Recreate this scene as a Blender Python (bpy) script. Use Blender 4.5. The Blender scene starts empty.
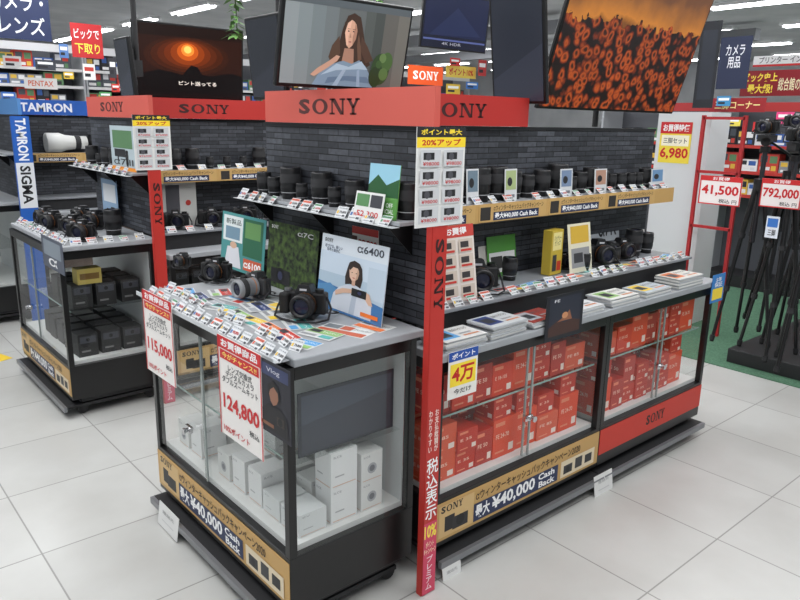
import bpy, math, random
from mathutils import Matrix, Vector
random.seed(4)
SC=bpy.context.scene; COL=SC.collection
# ------------------------------------------------ camera model
F=705.4; PIT=math.radians(14.323); ROL=math.radians(1.157); H=1.53; AZ=math.radians(49.016)
fh=Vector((math.cos(AZ),math.sin(AZ),0)); R0=Vector((math.sin(AZ),-math.cos(AZ),0)); Zv=Vector((0,0,1))
FW=fh*math.cos(PIT)-Zv*math.sin(PIT); U0=fh*math.sin(PIT)+Zv*math.cos(PIT)
RT=R0*math.cos(ROL)+U0*math.sin(ROL); UP=U0*math.cos(ROL)-R0*math.sin(ROL)
CP=Vector((0,0,H))
def ray(u,v): return RT*((u-400)/F)+UP*((300-v)/F)+FW
def onz(u,v,z): d=ray(u,v); return CP+d*((z-H)/d.z)
def onx(u,v,x): d=ray(u,v); return CP+d*(x/d.x)
def ony(u,v,y): d=ray(u,v); return CP+d*(y/d.y)
cd=bpy.data.cameras.new('camera'); co=bpy.data.objects.new('camera',cd); COL.objects.link(co)
cd.sensor_width=36; cd.lens=F*36/800; cd.clip_start=.02
m=Matrix((RT,UP,-FW)).transposed().to_4x4(); m.translation=CP; co.matrix_world=m
SC.camera=co
try: SC.view_settings.view_transform='Standard'
except Exception: pass
# ------------------------------------------------ materials
def lin(c): c=c/255; return c/12.92 if c<=.04045 else ((c+.055)/1.055)**2.4
MC={}
def M(c,rough=.5,metal=0,emit=0):
    k=(c,rough,metal,emit)
    if k in MC: return MC[k]
    m=bpy.data.materials.new('paint_%d_%d_%d'%c); m.use_nodes=True
    b=m.node_tree.nodes['Principled BSDF']; L=(lin(c[0]),lin(c[1]),lin(c[2]),1)
    b.inputs['Base Color'].default_value=L; b.inputs['Roughness'].default_value=rough; b.inputs['Metallic'].default_value=metal
    if emit: b.inputs['Emission Color'].default_value=L; b.inputs['Emission Strength'].default_value=emit
    MC[k]=m; return m
def nodes(name):
    m=bpy.data.materials.new(name); m.use_nodes=True; nt=m.node_tree
    return m,nt,nt.nodes['Principled BSDF']
def N(nt,t,**kw):
    n=nt.nodes.new(t)
    for k,v in kw.items():
        if k in n.inputs: n.inputs[k].default_value=v
        else: setattr(n,k,v)
    return n
def lc(c): return (lin(c[0]),lin(c[1]),lin(c[2]),1)
def glass_mat():
    m,nt,b=nodes('cabinet_glass'); nt.nodes.remove(b); o=nt.nodes['Material Output']
    t=N(nt,'ShaderNodeBsdfTransparent'); t.inputs[0].default_value=(.965,.98,.975,1)
    g=N(nt,'ShaderNodeBsdfGlossy'); g.inputs['Roughness'].default_value=.02
    f=N(nt,'ShaderNodeLayerWeight'); f.inputs[0].default_value=.5
    pw=N(nt,'ShaderNodeMath'); pw.operation='POWER'; nt.links.new(f.outputs['Facing'],pw.inputs[0]); pw.inputs[1].default_value=3.5
    ma=N(nt,'ShaderNodeMath'); ma.operation='MULTIPLY_ADD'; nt.links.new(pw.outputs[0],ma.inputs[0]); ma.inputs[1].default_value=.5; ma.inputs[2].default_value=.045
    x=N(nt,'ShaderNodeMixShader'); nt.links.new(ma.outputs[0],x.inputs[0]); nt.links.new(t.outputs[0],x.inputs[1]); nt.links.new(g.outputs[0],x.inputs[2])
    nt.links.new(x.outputs[0],o.inputs[0]); return m
GL=glass_mat()
def brick_mat():
    m,nt,b=nodes('slate_brick')
    tc=N(nt,'ShaderNodeTexCoord'); sp=N(nt,'ShaderNodeSeparateXYZ'); cb=N(nt,'ShaderNodeCombineXYZ')
    nt.links.new(tc.outputs['Object'],sp.inputs[0]); nt.links.new(sp.outputs[0],cb.inputs[0]); nt.links.new(sp.outputs[2],cb.inputs[1])
    br=N(nt,'ShaderNodeTexBrick'); nt.links.new(cb.outputs[0],br.inputs['Vector'])
    br.inputs['Scale'].default_value=1; br.inputs['Brick Width'].default_value=.12; br.inputs['Row Height'].default_value=.022
    br.inputs['Mortar Size'].default_value=.0018; br.inputs['Color1'].default_value=lc((60,63,70)); br.inputs['Color2'].default_value=lc((108,112,121)); br.inputs['Mortar'].default_value=lc((20,20,24)); br.inputs['Bias'].default_value=-.2
    no=N(nt,'ShaderNodeTexNoise'); no.inputs['Scale'].default_value=45; no.inputs['Detail'].default_value=6; nt.links.new(tc.outputs['Object'],no.inputs['Vector'])
    mx=N(nt,'ShaderNodeMixRGB'); mx.blend_type='MULTIPLY'; mx.inputs[0].default_value=.75
    nt.links.new(br.outputs[0],mx.inputs[1]); nt.links.new(no.outputs[0],mx.inputs[2]); nt.links.new(mx.outputs[0],b.inputs['Base Color'])
    bp=N(nt,'ShaderNodeBump'); bp.inputs['Strength'].default_value=.7; bp.inputs['Distance'].default_value=.01
    nt.links.new(mx.outputs[0],bp.inputs['Height']); nt.links.new(bp.outputs[0],b.inputs['Normal']); b.inputs['Roughness'].default_value=.5
    return m
BRICK=brick_mat()
def floor_mat():
    m,nt,b=nodes('floor_tile')
    tc=N(nt,'ShaderNodeTexCoord')
    br=N(nt,'ShaderNodeTexBrick'); nt.links.new(tc.outputs['Object'],br.inputs['Vector']); br.offset=0
    br.inputs['Scale'].default_value=1; br.inputs['Brick Width'].default_value=.5; br.inputs['Row Height'].default_value=.5
    br.inputs['Mortar Size'].default_value=.003; br.inputs['Color1'].default_value=lc((194,194,191)); br.inputs['Color2'].default_value=lc((201,201,198)); br.inputs['Mortar'].default_value=lc((146,145,142))
    no=N(nt,'ShaderNodeTexNoise'); no.inputs['Scale'].default_value=2.2; no.inputs['Detail'].default_value=7; nt.links.new(tc.outputs['Object'],no.inputs['Vector'])
    rp=N(nt,'ShaderNodeValToRGB'); rp.color_ramp.elements[0].position=.35; rp.color_ramp.elements[1].position=.65; rp.color_ramp.elements[0].color=(.84,.83,.82,1); rp.color_ramp.elements[1].color=(1,1,1,1); nt.links.new(no.outputs[0],rp.inputs[0])
    mx=N(nt,'ShaderNodeMixRGB'); mx.blend_type='MULTIPLY'; mx.inputs[0].default_value=.8
    nt.links.new(br.outputs[0],mx.inputs[1]); nt.links.new(rp.outputs[0],mx.inputs[2]); nt.links.new(mx.outputs[0],b.inputs['Base Color']); b.inputs['Roughness'].default_value=.3
    b.inputs['Specular IOR Level'].default_value=.5
    return m
def noise_mat(name,c1,c2,scale,rough=.8,bump=0,emit=0):
    m,nt,b=nodes(name); tc=N(nt,'ShaderNodeTexCoord'); no=N(nt,'ShaderNodeTexNoise'); no.inputs['Scale'].default_value=scale; no.inputs['Detail'].default_value=5
    nt.links.new(tc.outputs['Object'],no.inputs['Vector']); rp=N(nt,'ShaderNodeValToRGB'); rp.color_ramp.elements[0].position=.35; rp.color_ramp.elements[1].position=.65
    rp.color_ramp.elements[0].color=lc(c1); rp.color_ramp.elements[1].color=lc(c2); nt.links.new(no.outputs[0],rp.inputs[0]); nt.links.new(rp.outputs[0],b.inputs['Base Color']); b.inputs['Roughness'].default_value=rough
    if emit: nt.links.new(rp.outputs[0],b.inputs['Emission Color']); b.inputs['Emission Strength'].default_value=emit
    return m
def crowd_mat():
    m,nt,b=nodes('screen_crowd'); tc=N(nt,'ShaderNodeTexCoord')
    sp=N(nt,'ShaderNodeSeparateXYZ'); nt.links.new(tc.outputs['Object'],sp.inputs[0])
    nd=N(nt,'ShaderNodeTexNoise'); nd.inputs['Scale'].default_value=14; nd.inputs['Detail'].default_value=6; nt.links.new(tc.outputs['Object'],nd.inputs['Vector'])
    mv=N(nt,'ShaderNodeMixRGB'); mv.blend_type='ADD'; mv.inputs[0].default_value=.05; nt.links.new(tc.outputs['Object'],mv.inputs[1]); nt.links.new(nd.outputs['Color'],mv.inputs[2])
    vo=N(nt,'ShaderNodeTexVoronoi'); vo.inputs['Scale'].default_value=21; nt.links.new(mv.outputs[0],vo.inputs['Vector'])
    rp=N(nt,'ShaderNodeValToRGB'); e=rp.color_ramp.elements; e[0].color=lc((70,28,16)); e[0].position=.16; e[1].color=lc((232,104,40)); e[1].position=.36
    x=e.new(.5); x.color=lc((150,56,24)); x=e.new(.66); x.color=lc((34,14,12)); nt.links.new(vo.outputs['Distance'],rp.inputs[0])
    nm=N(nt,'ShaderNodeTexNoise'); nm.inputs['Scale'].default_value=6; nm.inputs['Detail'].default_value=4; nt.links.new(tc.outputs['Object'],nm.inputs['Vector'])
    ml=N(nt,'ShaderNodeMixRGB'); ml.blend_type='MULTIPLY'; ml.inputs[0].default_value=.6; nt.links.new(rp.outputs[0],ml.inputs[1]); nt.links.new(nm.outputs[0],ml.inputs[2])
    sk=N(nt,'ShaderNodeValToRGB'); s=sk.color_ramp.elements; s[0].position=0; s[0].color=lc((70,36,18)); s[1].position=1; s[1].color=lc((64,54,50)); q=s.new(.14); q.color=lc((226,142,54)); q=s.new(.5); q.color=lc((128,80,48))
    mr=N(nt,'ShaderNodeMapRange'); mr.inputs[1].default_value=0.02; mr.inputs[2].default_value=.36; nt.links.new(sp.outputs[2],mr.inputs[0])
    cl=N(nt,'ShaderNodeTexNoise'); cl.inputs['Scale'].default_value=5; cl.inputs['Detail'].default_value=5; nt.links.new(tc.outputs['Object'],cl.inputs['Vector'])
    a2=N(nt,'ShaderNodeMath'); a2.operation='MULTIPLY_ADD'; nt.links.new(cl.outputs[0],a2.inputs[0]); a2.inputs[1].default_value=.7; nt.links.new(mr.outputs[0],a2.inputs[2]); a3=N(nt,'ShaderNodeMath'); a3.operation='SUBTRACT'; a3.inputs[1].default_value=.3; nt.links.new(a2.outputs[0],a3.inputs[0]); nt.links.new(a3.outputs[0],sk.inputs[0])
    no=N(nt,'ShaderNodeTexNoise'); no.inputs['Scale'].default_value=20; nt.links.new(tc.outputs['Object'],no.inputs['Vector'])
    ad=N(nt,'ShaderNodeMath'); ad.operation='MULTIPLY_ADD'; nt.links.new(no.outputs[0],ad.inputs[0]); ad.inputs[1].default_value=.12; nt.links.new(sp.outputs[2],ad.inputs[2])
    gt=N(nt,'ShaderNodeMath'); gt.operation='GREATER_THAN'; gt.inputs[1].default_value=.1; nt.links.new(ad.outputs[0],gt.inputs[0])
    mx=N(nt,'ShaderNodeMixRGB'); nt.links.new(gt.outputs[0],mx.inputs[0]); nt.links.new(ml.outputs[0],mx.inputs[1]); nt.links.new(sk.outputs[0],mx.inputs[2])
    nt.links.new(mx.outputs[0],b.inputs['Emission Color']); b.inputs['Emission Strength'].default_value=.75; b.inputs['Base Color'].default_value=(.01,.01,.01,1); b.inputs['Roughness'].default_value=.3
    return m
BLK=M((20,20,21),.3); BLK2=M((34,34,36),.6); GRY=M((160,163,167),.4); SIL=M((140,142,146),.35,.6); WHT=M((226,226,224),.6)
CHR=M((210,210,212),.15,1); GOLD=(200,160,98); NAVY=(36,48,84)
# ------------------------------------------------ mesh builder
TC={}
def tmesh(s,bold):
    k=(s,bold)
    if k in TC: return TC[k]
    c=bpy.data.curves.new('t','FONT'); c.body=s; c.resolution_u=2; c.offset=bold; c.align_x='CENTER'; c.space_line=.95
    o=bpy.data.objects.new('t',c); COL.objects.link(o); dg=bpy.context.evaluated_depsgraph_get(); dg.update()
    me=bpy.data.meshes.new_from_object(o.evaluated_get(dg))
    vs=[(v.co.x,v.co.y) for v in me.vertices]; fs=[tuple(p.vertices) for p in me.polygons]
    bpy.data.objects.remove(o); bpy.data.curves.remove(c); bpy.data.meshes.remove(me)
    if not vs: TC[k]=([],[]); return TC[k]
    x0=min(v[0] for v in vs);x1=max(v[0] for v in vs);y0=min(v[1] for v in vs);y1=max(v[1] for v in vs)
    vs=[((a-x0)/max(x1-x0,1e-6),(b-y0)/max(y1-y0,1e-6)) for a,b in vs]
    TC[k]=(vs,fs); return TC[k]
def ring(cx,cy,rx,ry,ix,iy,n=28):
    vs=[];fs=[]
    for i in range(n):
        a=2*math.pi*i/n; vs+=[(cx+rx*math.cos(a),cy+ry*math.sin(a)),(cx+ix*math.cos(a),cy+iy*math.sin(a))]
    for i in range(n):
        j=(i+1)%n; fs.append((2*i,2*j,2*j+1,2*i+1))
    return vs,fs
def sony_glyphs():
    out=[]
    def q(ps,ox,sx): out.append(([(ox+a*sx,b) for a,b in ps],[tuple(range(len(ps)))]))
    def r(a,b,c,d,ox,sx): q([(a,b),(c,b),(c,d),(a,d)],ox,sx)
    v,f=tmesh('S',.04); out.append(([(a*.2,b) for a,b in v],f))
    v,f=ring(.37,.5,.13,.5,.07,.38); out.append((v,f))
    ox,sx=.53,.25
    r(.12,0,.22,1,ox,sx); r(0,0,.34,.11,ox,sx); r(0,.89,.3,1,ox,sx); q([(.1,1),(.36,1),(.9,0),(.68,0)][::-1],ox,sx); r(.78,0,.9,1,ox,sx); r(.64,.89,1,1,ox,sx)
    ox,sx=.8,.2
    r(.39,0,.61,.5,ox,sx); r(.25,0,.75,.11,ox,sx); r(0,.89,.4,1,ox,sx); r(.64,.89,1,1,ox,sx); q([(.04,1),(.39,.42),(.61,.42),(.3,1)],ox,sx); q([(.74,1),(.43,.45),(.61,.42),(.94,1)],ox,sx)
    return out
SG=sony_glyphs()
class MB:
    def __init__(s): s.v=[];s.f=[];s.m=[];s.s=[];s.mats=[];s.M=Matrix.Identity(4)
    def add(s,vs,fs,mat,smooth=False):
        if mat not in s.mats: s.mats.append(mat)
        i=s.mats.index(mat); n=len(s.v); s.v+=[tuple(s.M@Vector(v)) for v in vs]
        for f in fs: s.f.append(tuple(n+a for a in f)); s.m.append(i); s.s.append(smooth)
    def box(s,x0,x1,y0,y1,z0,z1,mat):
        s.add([(x0,y0,z0),(x1,y0,z0),(x1,y1,z0),(x0,y1,z0),(x0,y0,z1),(x1,y0,z1),(x1,y1,z1),(x0,y1,z1)],[(0,3,2,1),(4,5,6,7),(0,1,5,4),(1,2,6,5),(2,3,7,6),(3,0,4,7)],mat); return s
    def cyl(s,p0,p1,r0,mat,r1=None,n=14):
        r1=r0 if r1 is None else r1; p0=Vector(p0);p1=Vector(p1); d=(p1-p0).normalized(); a=d.orthogonal().normalized(); b=d.cross(a)
        vs=[];fs=[]
        for i in range(n):
            t=2*math.pi*i/n; o=a*math.cos(t)+b*math.sin(t); vs+=[p0+o*r0,p1+o*r1]
        for i in range(n):
            j=(i+1)%n; fs.append((2*i,2*j,2*j+1,2*i+1))
        s.add(vs,fs,mat,True); s.add([vs[2*i] for i in range(n)],[tuple(range(n))[::-1]],mat); s.add([vs[2*i+1] for i in range(n)],[tuple(range(n))],mat); return s
    def lathe(s,prof,mat,n=24,axis='z',o=(0,0,0)):
        vs=[];fs=[];k=len(prof)
        for i in range(n):
            t=2*math.pi*i/n
            for r,z in prof:
                x,y=r*math.cos(t),r*math.sin(t)
                vs.append((o[0]+x,o[1]+y,o[2]+z) if axis=='z' else (o[0]+x,o[1]-z,o[2]+y))
        for i in range(n):
            j=(i+1)%n
            for a in range(k-1): fs.append((i*k+a,j*k+a,j*k+a+1,i*k+a+1))
        s.add(vs,fs,mat,True); return s
    def tube(s,pts,r,mat,n=6):
        for a,b in zip(pts[:-1],pts[1:]): s.cyl(a,b,r,mat,n=n)
        return s
    def card(s,w,h,bg,items=(),th=.002,x0=None,z0=0,emit=0,rough=.5,y=0):
        x0=-w/2 if x0 is None else x0
        s.box(x0,x0+w,y,y+th,z0,z0+h,M(bg,rough,0,emit) if isinstance(bg,tuple) else bg)
        k=0
        for it in items:
            k+=1; yy=y-.0005-.00012*k; ty=it[0]; c=it[-1]; mt=M(c,rough,0,emit) if isinstance(c,tuple) else c
            P=lambda a,b:(x0+a*w,yy,z0+b*h)
            if ty=='r': a,b,c2,d=it[1:5]; s.add([P(a,b),P(c2,b),P(c2,d),P(a,d)],[(0,1,2,3)],mt)
            elif ty=='p': s.add([P(*q) for q in it[1]],[tuple(range(len(it[1])))],mt)
            elif ty=='c':
                cx,cy,r=it[1:4]; s.add([P(cx+r*math.cos(i*math.pi/10),cy+r*w/h*math.sin(i*math.pi/10)) for i in range(20)],[tuple(range(20))],mt)
            elif ty=='e':
                cx,cy,rx,ry=it[1:5]; s.add([P(cx+rx*math.cos(i*math.pi/10),cy+ry*math.sin(i*math.pi/10)) for i in range(20)],[tuple(range(20))],mt)
            else:
                rot='90' in ty; a0,b0,a1,b1=it[-5:-1]
                mp=(lambda a,b:P(a0+b*(a1-a0),b1-a*(b1-b0))) if rot else (lambda a,b:P(a0+a*(a1-a0),b0+b*(b1-b0)))
                if ty[0]=='s': gl=SG
                else: gl=[tmesh(it[1],.012 if ty[0]=='t' else .03)]
                for vs,fs in gl: s.add([mp(a,b) for a,b in vs],fs,mt)
        return s
    def build(s,name,parent=None,bev=0):
        me=bpy.data.meshes.new(name); me.from_pydata(s.v,[],s.f)
        for m in s.mats: me.materials.append(m)
        me.polygons.foreach_set('material_index',s.m); me.polygons.foreach_set('use_smooth',s.s); me.update()
        o=bpy.data.objects.new(name,me); COL.objects.link(o)
        if parent: o.parent=parent
        if bev:
            b=o.modifiers.new('bevel','BEVEL'); b.width=bev; b.segments=2; b.limit_method='ANGLE'
        return o
def tag(o,label,cat,group=None):
    o['label']=label; o['category']=cat
    if group: o['group']=group
    return o
def thing(name,label,cat,loc=(0,0,0),rz=0,group=None):
    o=bpy.data.objects.new(name,None); COL.objects.link(o); o.empty_display_size=.05; o.location=loc; o.rotation_euler=(0,0,rz); return tag(o,label,cat,group)
def single(name,mb,label,cat,loc=(0,0,0),rz=0,group=None,bev=0):
    o=mb.build(name,None,bev); o.location=loc; o.rotation_euler=(0,0,rz); return tag(o,label,cat,group)
def dup(root,loc,rz,label=None,group=None,s=None):
    r=root.copy(); COL.objects.link(r); r.location=loc; r.rotation_euler=(0,0,rz)
    if s: r.scale=(s,s,s)
    if label: r['label']=label
    if group: r['group']=group
    for ch in list(root.children):
        c=ch.copy(); COL.objects.link(c); c.parent=r
        for g in list(ch.children):
            d=g.copy(); COL.objects.link(d); d.parent=c
    return r
def struct(name,mb):
    o=mb.build(name); o['kind']='structure'; return o
LEFT=-math.pi/2
def pcard(name,label,cat,ax,val,rect,bg,items,zb=None,tilt=0,group=None,emit=0,rz=None,th=.002):
    u0,v0,u1,v1=rect; fn=onx if ax=='x' else ony
    um=(u0+u1)/2; vm=(v0+v1)/2
    if val is None: q=onz(um,v1,zb); val=q.x if ax=='x' else q.y
    w=(fn(u1,vm,val)-fn(u0,vm,val)).length; a=fn(um,v0,val); b=fn(um,v1,val); h=a.z-b.z
    L=Vector(b)
    if zb is not None: L.z=zb; h=max(a.z-zb,.03)
    mb=MB(); mb.M=Matrix.Rotation(tilt,4,'X'); mb.card(w,h,bg,items,emit=emit,th=th)
    return single(name,mb,label,cat,L,(LEFT if ax=='x' else 0) if rz is None else rz,group)
# ------------------------------------------------ setting
f=MB(); f.box(-4,18,-4,18,-.05,0,floor_mat()); struct('floor',f)
f=MB(); f.box(-4,18,-4,18,3.05,3.1,noise_mat('ceiling_board',(180,183,186),(196,198,200),2)); struct('ceiling',f)
WM=noise_mat('wall_paint',(176,178,180),(194,195,196),1.5)
f=MB(); f.box(-4,18,17.9,18,0,3.05,WM); struct('wall_back_left',f)
f=MB(); f.box(17.9,18,-4,17.9,0,3.05,WM); struct('wall_back_right',f)
GX=onz(703,362,0).x
f=MB(); f.box(GX,17.8,-2,3.3,0,.006,noise_mat('carpet_green',(66,104,82),(88,126,100),90,.95)); struct('trim_1',f)
PX=5.2
pl,pr_=onx(652,180,PX),onx(704,180,PX); f=MB(); f.box(PX,PX+.3,pr_.y,pl.y,0,onx(690,112,PX).z,M((216,218,220),.6)); struct('wall_pillar',f)
# ------------------------------------------------ geometry constants
XC=.952; YC=1.56; CW=.965; ZS=.9; X1=1.5; YF=1.53; ZT=.806; XM=2.47; X2=3.36; DY=2.077
XP=1.452; YP=1.945
def gold_items(v=0):
    return [('r',.02,.08,.2,.92,(214,180,124)),('r',.05,.2,.1,.6,(34,32,34)),('r',.09,.16,.17,.5,(44,42,44)),('c',.13,.36,.022,(20,20,22)),('s',.03,.72,.14,.9,(40,30,24)),
        ('t','αウィンターキャッシュバックキャンペーン2020',.21,.64,.86,.9,(44,30,16)),('r',.2,.08,.71,.57,NAVY),('b','最大',.21,.14,.29,.52,(250,250,250)),('b','¥40,000',.3,.12,.56,.54,(250,250,250)),('b','Cash\nBack',.58,.12,.69,.54,(250,250,250)),
        ('r',.73,.08,.97,.58,(230,214,184)),('r',.75,.16,.81,.42,(50,50,52)),('c',.78,.28,.014,(20,20,22)),('r',.83,.18,.88,.5,(60,60,62)),('r',.9,.2,.95,.46,(44,44,46))]
def cabinet(label,loc,rz,w,d,zt,banner,interior=(190,192,190),lockx=.5,split=.5):
    R=thing('display_cabinet',label,'cabinet',loc,rz)
    b=MB(); t=.026
    for x in (0,w-t):
        for y in (0,d-t): b.box(x,x+t,y,y+t,.28,zt,BLK)
    b.box(t,w-t,0,t,zt-.04,zt,BLK); b.box(t,w-t,d-t,d,zt-.04,zt,BLK); b.box(0,t,t,d-t,zt-.04,zt,BLK); b.box(w-t,w,t,d-t,zt-.04,zt,BLK)
    b.build('frame',R,.0015)
    b=MB(); b.box(0,w,0,d,.1,.28,BLK); b.build('base_box',R,.002)
    b=MB(); b.box(t,w-t,t,d-t,.2805,.3,M((222,222,220),.5)); b.build('deck',R)
    b=MB(); b.box(t,w-t,d-t-.006,d-t,.3,zt-.04,M(interior,.6)); b.build('back_panel',R)
    b=MB(); b.box(t,w-t,.04,d-.04,.56,.5605,GL); b.box(t,w-t,.038,.04,.556,.563,M((150,175,168),.2)); b.build('shelf',R)
    xs=t+(w-2*t)*split
    for i in range(2):
        x0,x1=(t,xs+.012) if i==0 else (xs-.012,w-t)
        g=MB(); y0=.006+.008*i; g.add([(x0,y0,.3),(x1,y0,.3),(x1,y0,zt-.04),(x0,y0,zt-.04)],[(0,1,2,3)],GL); xx=x1 if i==0 else x0
        g.box(xx-.004,xx+.004,y0-.001,y0+.005,.3,zt-.04,M((160,168,166),.25,.3))
        D=g.build('glass_door',R)
        if i==0:
            k=MB(); k.cyl((lockx*w,-.001,.46),(lockx*w,-.022,.46),.009,CHR); k.cyl((lockx*w,-.022,.46),(lockx*w,-.028,.46),.012,CHR); k.box(lockx*w-.03,lockx*w+.012,-.006,.004,.449,.471,CHR)
            k.build('lock',D)
    for x in (.004,w-.004):
        g=MB(); g.add([(x,t,.28),(x,d-t,.28),(x,d-t,zt-.04),(x,t,zt-.04)],[(0,1,2,3)],GL); g.build('side_glass',R)
    b=MB()
    if banner=='gold': b.card(w-.006,.145,GOLD,gold_items(),x0=.003,z0=.12,y=-.003,rough=.45)
    elif banner=='red': b.card(w-.006,.115,(204,56,42),[('s',.42,.3,.6,.72,(50,24,22))],x0=.003,z0=.15,y=-.003)
    if banner: b.build('banner',R)
    b=MB(); b.box(.02,w-.02,.05,d-.03,.075,.1,BLK2); b.box(.002,w-.002,-.045,-.03,.045,.07,SIL); b.box(.002,w-.002,-.03,.05,.066,.07,BLK2); b.box(.02,.05,-.03,d-.05,.05,.066,BLK2); b.box(w-.05,w-.02,-.03,d-.05,.05,.066,BLK2); b.build('base_rail',R)
    for x in (.06,w-.06):
        for y in (.06,d-.06):
            c=MB(); c.cyl((x-.012,y,.028),(x+.012,y,.028),.028,BLK2,n=16); c.box(x-.016,x+.016,y-.012,y+.012,.05,.074,SIL); c.build('caster',R)
    return R
def island(dy,ph,ch,full=True,gold=True,dx=0):
    before=set(COL.objects)
    cabinet('black framed glass cabinet under the end worktop, '+ph,(XC,YC+CW+dy,0),LEFT,CW,1.43-XC,ZS-.03,'gold' if gold else None,(206,208,208),lockx=.33,split=.42)
    cabinet('black framed glass cabinet beside the corner post, '+ph,(X1,YF+dy,0),0,XM-X1-.003,.42,ZT-.028,'gold' if gold else None,interior=(140,120,112),lockx=.5)
    if full: cabinet('black framed glass cabinet with red bottom strip, '+ph,(XM,YF+dy,0),0,X2-XM,.42,ZT-.028,'red',interior=(140,120,112),lockx=.5)
    xe=X2+.02 if full else XM
    b=MB(); b.box(XC+.012,1.44,1.538+dy,2.535+dy,ZS-.024,ZS,GRY); single('worktop',b,'grey end worktop, '+ph,'worktop',bev=.004)
    b=MB(); b.box(XC+.05,1.42,1.59+dy,2.49+dy,ZS-.0298,ZS-.0243,BLK2); single('spacer_panel',b,'thin black spacer panel under the end worktop, '+ph,'panel')
    b=MB(); b.box(X1-.01,xe,YF-.015+dy,YP-.002+dy,ZT-.027,ZT,GRY); single('worktop',b,'long grey side worktop, '+ph,'worktop',bev=.004)
    b=MB(); b.box(X1+.03,xe-.02,1.66+dy,YP-.003+dy,ZS-.012,ZS,M((138,141,146),.4)); b.box(X1+.04,xe-.03,1.68+dy,1.695+dy,ZT,ZS-.012,BLK2); single('display_riser',b,'raised grey display step on the side worktop, '+ph,'riser',bev=.002)
    R=thing('partition',"dark slate brick partition behind the end worktop, "+ph,'partition',(XP,2.49+dy,0),LEFT); b=MB(); b.box(0,.95,0,.026,ZS,1.5,BRICK); b.build('brick_panel',R); b=MB(); b.box(-.005,.955,-.004,.03,1.5,1.512,BLK); b.build('top_cap',R)
    R=thing('partition','dark slate brick partition behind the side worktop, '+ph,'partition',(XP+.028,YP+dy,0),0); b=MB(); w=xe-XP-.028
    b.box(0,w,0,.03,ZT,1.5,BRICK); b.build('brick_panel',R); b=MB(); b.box(.005,w+.005,-.004,.034,1.5,1.512,BLK); b.build('top_cap',R)
    R=thing('display_shelf','grey upper shelf on the end partition, '+ph,'shelf',(1.335,2.5+dy,0),LEFT); b=MB(); b.box(0,.955,0,.115,1.228,1.24,GRY); b.build('shelf_board',R,.002)
    b=MB(); b.box(0,.955,-.03,-.0005,1.225,1.2265,M((205,210,212),.25)); b.build('tag_lip',R)
    for x in (.05,.46,.88): b=MB(); b.add([(x,.115,1.227),(x,.115,1.12),(x,.01,1.222),(x+.004,.115,1.227),(x+.004,.115,1.12),(x+.004,.01,1.222)],[(0,1,2),(3,5,4),(0,2,5,3),(1,4,5,2)],BLK); b.build('bracket',R)
    R=thing('display_shelf','upper shelf with gold front rail on the side partition, '+ph,'shelf',(1.51,1.8+dy,0),0); w=xe-1.53
    b=MB(); b.box(0,w,0,.14,1.215,1.228,GRY); b.build('shelf_board',R)
    b=MB(); b.card(w,.07,GOLD,[],x0=0,z0=1.16,y=-.004)
    for k in range(int(w/.42)):
        b.card(.4,.066,(206,168,106),[('r',.02,.1,.16,.85,(50,46,44)),('t','αウィンターキャッシュバックキャンペーン',.2,.6,.95,.92,(60,40,20)),('r',.2,.06,.88,.54,NAVY),('b','最大¥40,000 Cash Back',.22,.11,.86,.49,(250,250,250))],x0=.01+k*.42,z0=1.162,y=-.0055,th=.001)
    b.build('gold_rail',R)
    b=MB()
    if ch=='sony':
        b.card(.94,.112,(206,92,80),[('s',.25,.27,.63,.73,(84,44,42))],x0=0,th=.022); single('header_sign',b,'light red lettered shop sign above the end partition, '+ph,'sign',(1.428,2.45+dy,1.513),LEFT)
        b=MB(); b.card(.87,.112,(182,44,38),[('s',.35,.27,.71,.73,(60,24,24))],x0=0,th=.03); single('header_sign',b,'deep red lettered shop sign above the side partition, '+ph,'sign',(1.456,1.905+dy,1.513),0)
        PC=(194,50,42)
    else:
        b.card(.94,.112,(84,140,200),[],x0=0,th=.022); single('header_sign',b,'plain light blue shop sign above the end partition, '+ph,'sign',(1.428,2.45+dy,1.513),LEFT)
        b=MB(); b.card(.87,.112,(30,90,180),[('b','TAMRON',.09,.2,.52,.8,(240,240,245))],x0=0,th=.03); single('header_sign',b,'royal blue shop sign with white lettering, '+ph,'sign',(1.456,1.905+dy,1.513),0); PC=(34,96,186)
    pw=.06 if ch=='sony' else .12
    R=thing('upright_post',('tall red' if ch=='sony' else 'tall blue')+' lettered corner post, '+ph,'post',(1.423-pw/2,1.468+dy,0),0)
    b=MB(); b.box(0,pw,0,.024,.0,1.5,M(PC)); b.build('post_body',R,.001)
    b=MB()
    if ch=='sony':
        b.card(pw-.003,1.49,(194,50,42),[('s90',.2,.655,.82,.8,(56,26,26)),('t','わ\nか\nり\nや\nす\nい',.12,.345,.4,.44,(250,240,230)),('t','お\n支\n払\n総\n額\nが',.56,.345,.86,.44,(250,240,230)),('t','税\n込\n表\n示',.06,.185,.94,.33,(255,255,255)),('r',.0,.0,1,.178,(216,70,100)),('b','10%',.04,.14,.96,.172,(255,232,80)),('t','ポイント\nキャンペーン',.04,.1,.96,.132,(255,240,200)),('t','プ\nレ\nミ\nア\nム',.25,.01,.75,.095,(250,235,240))],x0=.0015,z0=.004,y=-.003,th=.002)
    else: b.card(pw-.004,1.5,(34,96,186),[('b90','TAMRON',.2,.795,.8,.99,(245,245,250)),('r',0,.57,1,.785,(226,228,232)),('b90','SIGMA',.2,.59,.8,.77,(30,30,34))],x0=.002,z0=.004,y=-.003,th=.002)
    b.build('face_panel',R)
    for o in COL.objects:
        if o not in before and not o.parent: o.location.x+=dx
N1,N2,N3='nearest island','middle island','farthest left island'
DX3=ony(22,140,1.468+2*DY).x-1.423
island(0,N1,'sony'); island(DY,N2,'sony'); island(2*DY,N3,'tam',False,False,DX3)
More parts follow.
